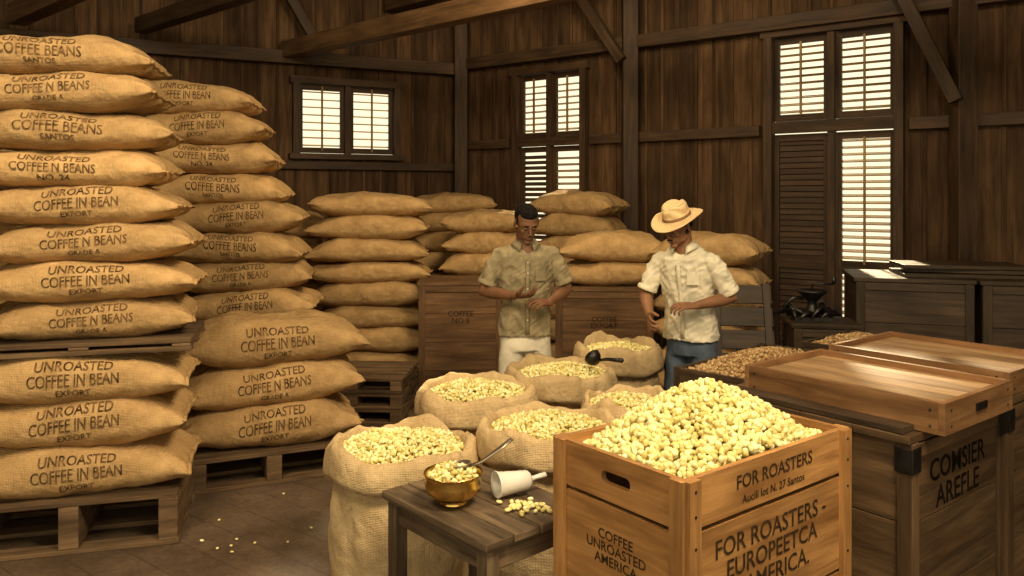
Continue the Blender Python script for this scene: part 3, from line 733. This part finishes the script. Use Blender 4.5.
def hand(mb, wrist, d, n, side, curl=(.35, .5, .4), thumb=.5, k=1.0):
    w = Vector(wrist); d = Vector(d).normalized(); n = Vector(n); n = (n - d * n.dot(d)).normalized()
    sd = d.cross(n).normalized()
    if sd.dot(Vector(side)) < 0: sd = -sd
    mb.tube([w - d * .02 * k, w + d * .02 * k, w + d * .05 * k, w + d * .088 * k], [(.019 * k, .026 * k), (.017 * k, .033 * k), (.016 * k, .039 * k), (.011 * k, .040 * k)], 16, ref=n)
    L = [.070, .078, .072, .056]
    for i in range(4):
        o = (1.5 - i); b = w + d * (.078 + (.004, .008, .005, -.003)[i]) * k + sd * (o * .0225 * k)
        dd = (d + sd * o * .08).normalized(); ang = 0; pts = [b - dd * .015 * k, b]; q = b
        for j, fr in enumerate((.45, .31, .24)):
            ang += curl[j] * (1 + .12 * i); dirv = dd * cos(ang) + n * sin(ang); q = q + dirv * (L[i] * fr * k); pts.append(q)
        mb.tube(pts, [.0090 * k, .0093 * k, .0085 * k, .008 * k, .0062 * k], 10)
        mb.ell(pts[-1], (.0064 * k,) * 3, nu=8, nv=6)
    b = w + d * .022 * k + sd * .022 * k; d1 = (d * .55 + sd * .75 + n * .25).normalized(); d2 = (d * .8 + sd * .25 + n * thumb).normalized()
    p1 = b + d1 * .036 * k; p2 = p1 + d2 * .032 * k; p3 = p2 + (d2 + n * .25).normalized() * .024 * k
    mb.tube([b, p1, p2, p3], [.014 * k, .0118 * k, .0105 * k, .0075 * k], 10); mb.ell(p3, (.0075 * k,) * 3, nu=8, nv=6)
def head_parts(mb, M):
    mb.ell((0, .012, .030), (.074, .094, .080), M=M)
    mb.ell((0, -.034, .010), (.063, .056, .055), M=M)
    mb.ell((0, -.032, -.030), (.060, .058, .070), M=M)
    mb.ell((0, -.052, -.058), (.044, .042, .046), M=M)
    mb.ell((0, -.074, -.096), (.026, .023, .019), M=M)
    for s in (-1, 1):
        mb.ell((s * .034, -.064, -.024), (.022, .021, .022), M=M)
        mb.ell((s * .034, -.022, -.068), (.023, .042, .028), M=M)
        mb.ell((s * .075, .010, -.006), (.008, .018, .030), M=M, R=rotm(0, 0, s * .35).to_3x3())
        mb.ell((s * .011, -.104, -.036), (.009, .011, .008), M=M)
        mb.ell((s * .028, -.081, .022), (.026, .012, .008), M=M)
    mb.tube([(0, -.082, .020), (0, -.096, -.004), (0, -.112, -.030), (0, -.104, -.040)], [.008, .0085, .0115, .008], 12, M=M)
    mb.ell((0, -.092, -.058), (.023, .012, .0065), M=M); mb.ell((0, -.090, -.069), (.019, .012, .007), M=M)
def man(name, loc, rz, P):
    e = empty(name, loc, rz); lean = P['lean']
    cy = lambda z: -lean * max(0, (z - .9) / .5) ** 1.2
    sk = MB(); HM = Matrix.Translation(P['head']) @ rotm(0, 0, P['yaw']) @ rotm(P['pitch'], 0, 0)
    head_parts(sk, HM)
    nb = V(0, cy(1.40) - .004, 1.375); nt = HM @ V(0, .030, -.055)
    sk.tube([nb, seglerp(nb, nt, .45), nt], [(.078, .070), (.057, .057), (.054, .054)], 18)
    for key in ('L', 'R'):
        sh, el, wr = [Vector(q) for q in P['arm' + key]]
        sk.tube([seglerp(sh, el, .35), seglerp(sh, el, .8), el, seglerp(el, wr, .25), seglerp(el, wr, .6), wr], [.046, .042, .040, .042, .034, .0245], 16)
        d, n, s, curl, th = P['hand' + key]; hand(sk, wr, d, n, s, curl, th, 1.05)
    remesh(sk, 'skin', P['skin'], .0034, e, 3)
    fd = MB()
    for s in (-1, 1):
        fd.ell((s * .029, -.0790, .000), (.0135, .0125, .0085), 0, M=HM, nu=12, nv=8)
        fd.ell((s * .029, -.0905, -.002), (.0060, .0025, .0058), 1, M=HM, nu=10, nv=6)
        fd.ell((s * .029, -.0800, .0035), (.0155, .0135, .0075), 3, M=HM, nu=14, nv=8)
        fd.ell((s * .029, -.0925, .0245), (.019, .0035, .0034), 2, M=HM, R=rotm(0, s * -.08, s * .25).to_3x3(), nu=12, nv=6)
    fd.ell((0, -.1015, -.0585), (.020, .005, .0042), 4, M=HM, nu=12, nv=6); fd.ell((0, -.0995, -.068), (.017, .005, .005), 4, M=HM, nu=12, nv=6)
    if P.get('mustache'):
        for s in (-1, 1): fd.ell((s * .011, -.1035, -.0505), (.014, .005, .004), 2, M=HM, R=rotm(0, s * .2, 0).to_3x3(), nu=12, nv=6)
    fd.obj('face_details', [M_EYEW, M_EYED, M_HAIR, P['skin'], M_LIP], e)
    hr = MB(); hr.ell((0, .026, .042), (.0775, .088, .076), M=HM); hr.ell((0, .050, -.002), (.068, .060, .050), M=HM)
    hr.ell((0, -.020, .070), (.058, .056, .037), M=HM)
    for s in (-1, 1): hr.ell((s * .067, -.010, .026), (.008, .018, .024), M=HM)
    remesh(hr, 'hair', M_HAIR, .004, e, 3, lambda c: .0025 * noise.noise(c * 90))
    st = MB(); rings = []
    for z, rx, ry, fr in [(.84, .182, .136, 0), (.90, .178, .132, 0), (1.0, .166, .124, 0), (1.1, .168, .124, 0), (1.2, .180, .128, 0), (1.3, .188, .128, 0), (1.365, .172, .114, .012), (1.41, .125, .088, .035), (1.432, .084, .074, .045), (1.443, .070, .066, .05)]:
        rings.append([V(rx * cos(2 * pi * k / 32), cy(z) + ry * sin(2 * pi * k / 32), z + fr * min(0, sin(2 * pi * k / 32))) for k in range(32)])
    st.loft(rings, 0)
    for key in ('L', 'R'):
        sh, el, wr = [Vector(q) for q in P['arm' + key]]
        inner = V(sh.x * .45, sh.y * .6 + cy(1.38) * .4, sh.z + .008); sh2 = sh + V(-.012 * (1 if sh.x > 0 else -1), 0, -.012)
        st.tube([inner, sh2, seglerp(sh, el, .3), seglerp(sh, el, .6), seglerp(sh, el, P['sleeve'])], [.046, .058, .060, .059, .062], 20)
        st.ell(sh2, (.060, .058, .056))
    def wr_(c):
        a = noise.noise(V(c.x * 7, c.y * 7, c.z * 3.2)); b = noise.noise(V(c.x * 13 + c.z * 9, c.y * 12, c.z * 9 - c.x * 6)); d = noise.noise(V(c.x * 20 - c.z * 22, c.y * 16, c.z * 14))
        return .010 * a + .020 * (.35 - abs(b)) + .012 * (.3 - abs(d)) - .006
    remesh(st, 'shirt', P['shirt'], .006, e, 3, wr_)
    co = MB(); strips = []; nc = V(0, cy(1.43) + .004, 1.434)
    for i in range(25):
        a = radians(-90 + 26 + (360 - 52) * i / 24); ca, sa = cos(a), sin(a); drop = .05 * max(0, -sa) ** 3
        strips.append([nc + V(.064 * ca, .062 * sa, .002 - drop * .3), nc + V(.066 * ca, .064 * sa, .030 - drop * .5), nc + V(.098 * ca, .092 * sa - .012 * max(0, -sa), -.008 - drop)])
    co.loft(strips, 0, False, True, False)
    c_o = co.obj('collar', P['shirt'], e); so = c_o.modifiers.new('s', 'SOLIDIFY'); so.thickness = .004
    pk = MB()
    zs = [(.86, .134), (.95, .129), (1.05, .124), (1.15, .126), (1.25, .129), (1.32, .126)]
    pts = [V(0, cy(z) - r - .003, z) for z, r in zs]
    pk.tube(pts, [(.004, .013)] * len(pts), 8, 0, ref=(0, -1, 0))
    for z, r in zs[1:]: pk.ell((0, cy(z) - r - .009, z), (.0050, .003, .0050), 1, nu=10, nv=6)
    rr = [[V(.05 + .07 * i / 6, cy(1.24) - .1275 * math.sqrt(1 - ((.05 + .07 * i / 6) / .184) ** 2) - .004, z) for i in range(7)] for z in (1.20, 1.225, 1.25, 1.275, 1.28)]
    pk.loft(rr, 0, False, True, False)
    pk.obj('placket', [P['shirt'], M_WHITE], e)
    cf = MB()
    for key in ('L', 'R'):
        sh, el, wr = [Vector(q) for q in P['arm' + key]]; a, b = seglerp(sh, el, P['sleeve'] - .08), seglerp(sh, el, P['sleeve'] + .03)
        cf.tube([a, b], [.0635, .066], 24)
    cf.obj('sleeve_cuffs', P['shirt'], e, bevel=.006)
    tr = MB(); rings = []
    for z, rx, ry in [(.74, .162, .112), (.82, .163, .112), (.88, .150, .104), (.94, .138, .098)]: rings.append([V(rx * cos(2 * pi * k / 28), ry * sin(2 * pi * k / 28), z) for k in range(28)])
    tr.loft(rings, 0)
    for s in (-1, 1): tr.tube([(s * .075, 0, .82), (s * .090, -.005, .68), (s * .10, -.02, .47), (s * .105, 0, .25), (s * .108, .01, .07)], [.080, .088, .072, .066, .064], 20)
    remesh(tr, 'trousers', P['pants'], .009, e, 4, lambda c: .009 * noise.noise(V(c.x * 9, c.y * 9, c.z * 5)))
    shs = MB()
    for s in (-1, 1): shs.tube([(s * .108, .06, .035), (s * .108, .0, .045), (s * .112, -.10, .036), (s * .115, -.17, .026)], [(.033, .034), (.042, .040), (.034, .044), (.020, .030)], 16, 0, ref=(0, 0, 1))
    shs.obj('shoes', M_LEATHER, e)
    if P.get('hat'):
        ht = MB(); HT = HM @ Matrix.Translation((0, .014, .050)) @ rotm(radians(2))
        def hf(q, a):
            r = math.hypot(q.x, q.y)
            z = q.z + (.020 * cos(a) ** 2 * max(0, (r - .09) / .07) if r > .09 else 0) - (.014 * abs(sin(a)) * max(0, (r - .09) / .07) if r > .09 else 0)
            if q.z > .05: z -= .016 * math.exp(-(q.x / .025) ** 2) * (1 if q.z > .085 else .3)
            return V(q.x * .96, q.y * 1.1, z)
        prof = [(.001, .104), (.03, .106), (.055, .106), (.068, .098), (.076, .083), (.082, .05), (.086, .02), (.090, .004), (.105, 0.0), (.130, -.003), (.150, -.004), (.160, .0), (.160, -.005), (.150, -.009), (.130, -.008), (.100, -.005), (.084, -.004), (.080, .02), (.074, .07), (.06, .095), (.001, .098)]
        ht.lathe(prof, 0, 48, None, hf); o = ht.obj('straw_hat', M_STRAW, e); o.matrix_local = HT
        bd = MB(); bd.lathe([(.0880, .006), (.0890, .008), (.0865, .026), (.085, .026)], 0, 48, None, hf); o = bd.obj('hat_band', M_BAND, e); o.matrix_local = HT
    return e
man('man_in_olive_shirt', (.085, 5.25, 0), radians(6), dict(
    lean=.03, head=(.0, -.085, 1.570), yaw=radians(10), pitch=radians(26), skin=M_SKIN1, shirt=M_SHIRT1, pants=M_PANT1, sleeve=.80,
    armR=[(-.178, -.02, 1.37), (-.272, -.03, 1.125), (-.085, -.215, 1.115)], armL=[(.178, -.02, 1.37), (.275, -.02, 1.13), (.125, -.215, 1.07)],
    handR=((.75, -.45, .08), (.1, .25, .95), (0, -1, 0), (.35, .5, .4), .6), handL=((-.70, -.45, .12), (-.1, .35, -.9), (0, .6, .5), (.35, .6, .5), .8)))
man('man_in_straw_hat', (1.14, 5.08, 0), radians(-36), dict(
    lean=.10, head=(-.01, -.190, 1.558), yaw=radians(-12), pitch=radians(22), skin=M_SKIN2, shirt=M_SHIRT2, pants=M_PANT2, sleeve=.85, hat=True, mustache=True,
    armR=[(-.178, -.10, 1.355), (-.255, -.14, 1.115), (-.13, -.33, 1.01)], armL=[(.178, -.10, 1.355), (.265, .0, 1.12), (.115, -.215, 1.08)],
    handR=((.35, -.75, -.35), (.8, .2, -.2), (0, 0, 1), (.4, .6, .5), .5), handL=((-.75, -.65, .0), (-.2, .2, -.9), (0, .7, .5), (.35, .55, .5), .7)))

# ------------------------------------------------------------------ light, world, camera
w = bpy.data.worlds.new('World'); sc.world = w; w.use_nodes = True
bg = w.node_tree.nodes['Background']; bg.inputs[0].default_value = (1.0, .87, .58, 1); bg.inputs[1].default_value = 1.3
def area(name, loc, target, size, power, color):
    l = bpy.data.lights.new(name, 'AREA'); l.energy = power; l.color = color; l.size = size
    o = bpy.data.objects.new(name, l); COL.objects.link(o); o.location = loc
    o.rotation_euler = (Vector(target) - Vector(loc)).to_track_quat('-Z', 'Y').to_euler(); return o
area('added_key_light', (1.3, 1.5, 3.9), (-.4, 4.6, .7), 1.0, 210, (1, .79, .50))  # added light, stands in for an open doorway behind the camera
area('left_fill_light', (-1.7, 1.9, 3.9), (-1.9, 5.0, 1.1), 1.0, 95, (1, .79, .50))  # added fill for the left sack stacks, no lamp hangs here
area('rear_fill_light', (.2, 5.6, 4.0), (.2, 6.6, 1.0), 1.0, 60, (1, .76, .44))  # invented overhead fill to brighten the back of the room
l = bpy.data.lights.new('sun', 'SUN'); l.energy = 12; l.angle = radians(2.5); l.color = (1, .78, .46)
o = bpy.data.objects.new('sun', l); COL.objects.link(o); o.location = (4, 10, 6); o.rotation_euler = V(-.9, -3.8, -1.75).to_track_quat('-Z', 'Y').to_euler()
cam = bpy.data.cameras.new('Camera'); co = bpy.data.objects.new('Camera', cam); COL.objects.link(co); sc.camera = co
co.location = (0, 0, 1.75); co.rotation_euler = (radians(90), 0, 0); cam.sensor_width = 36; cam.lens = 28.125; cam.shift_y = -93 / 1024
cam.clip_start = .05
sc.view_settings.view_transform = 'Standard'; sc.view_settings.look = 'None'; sc.view_settings.exposure = 0
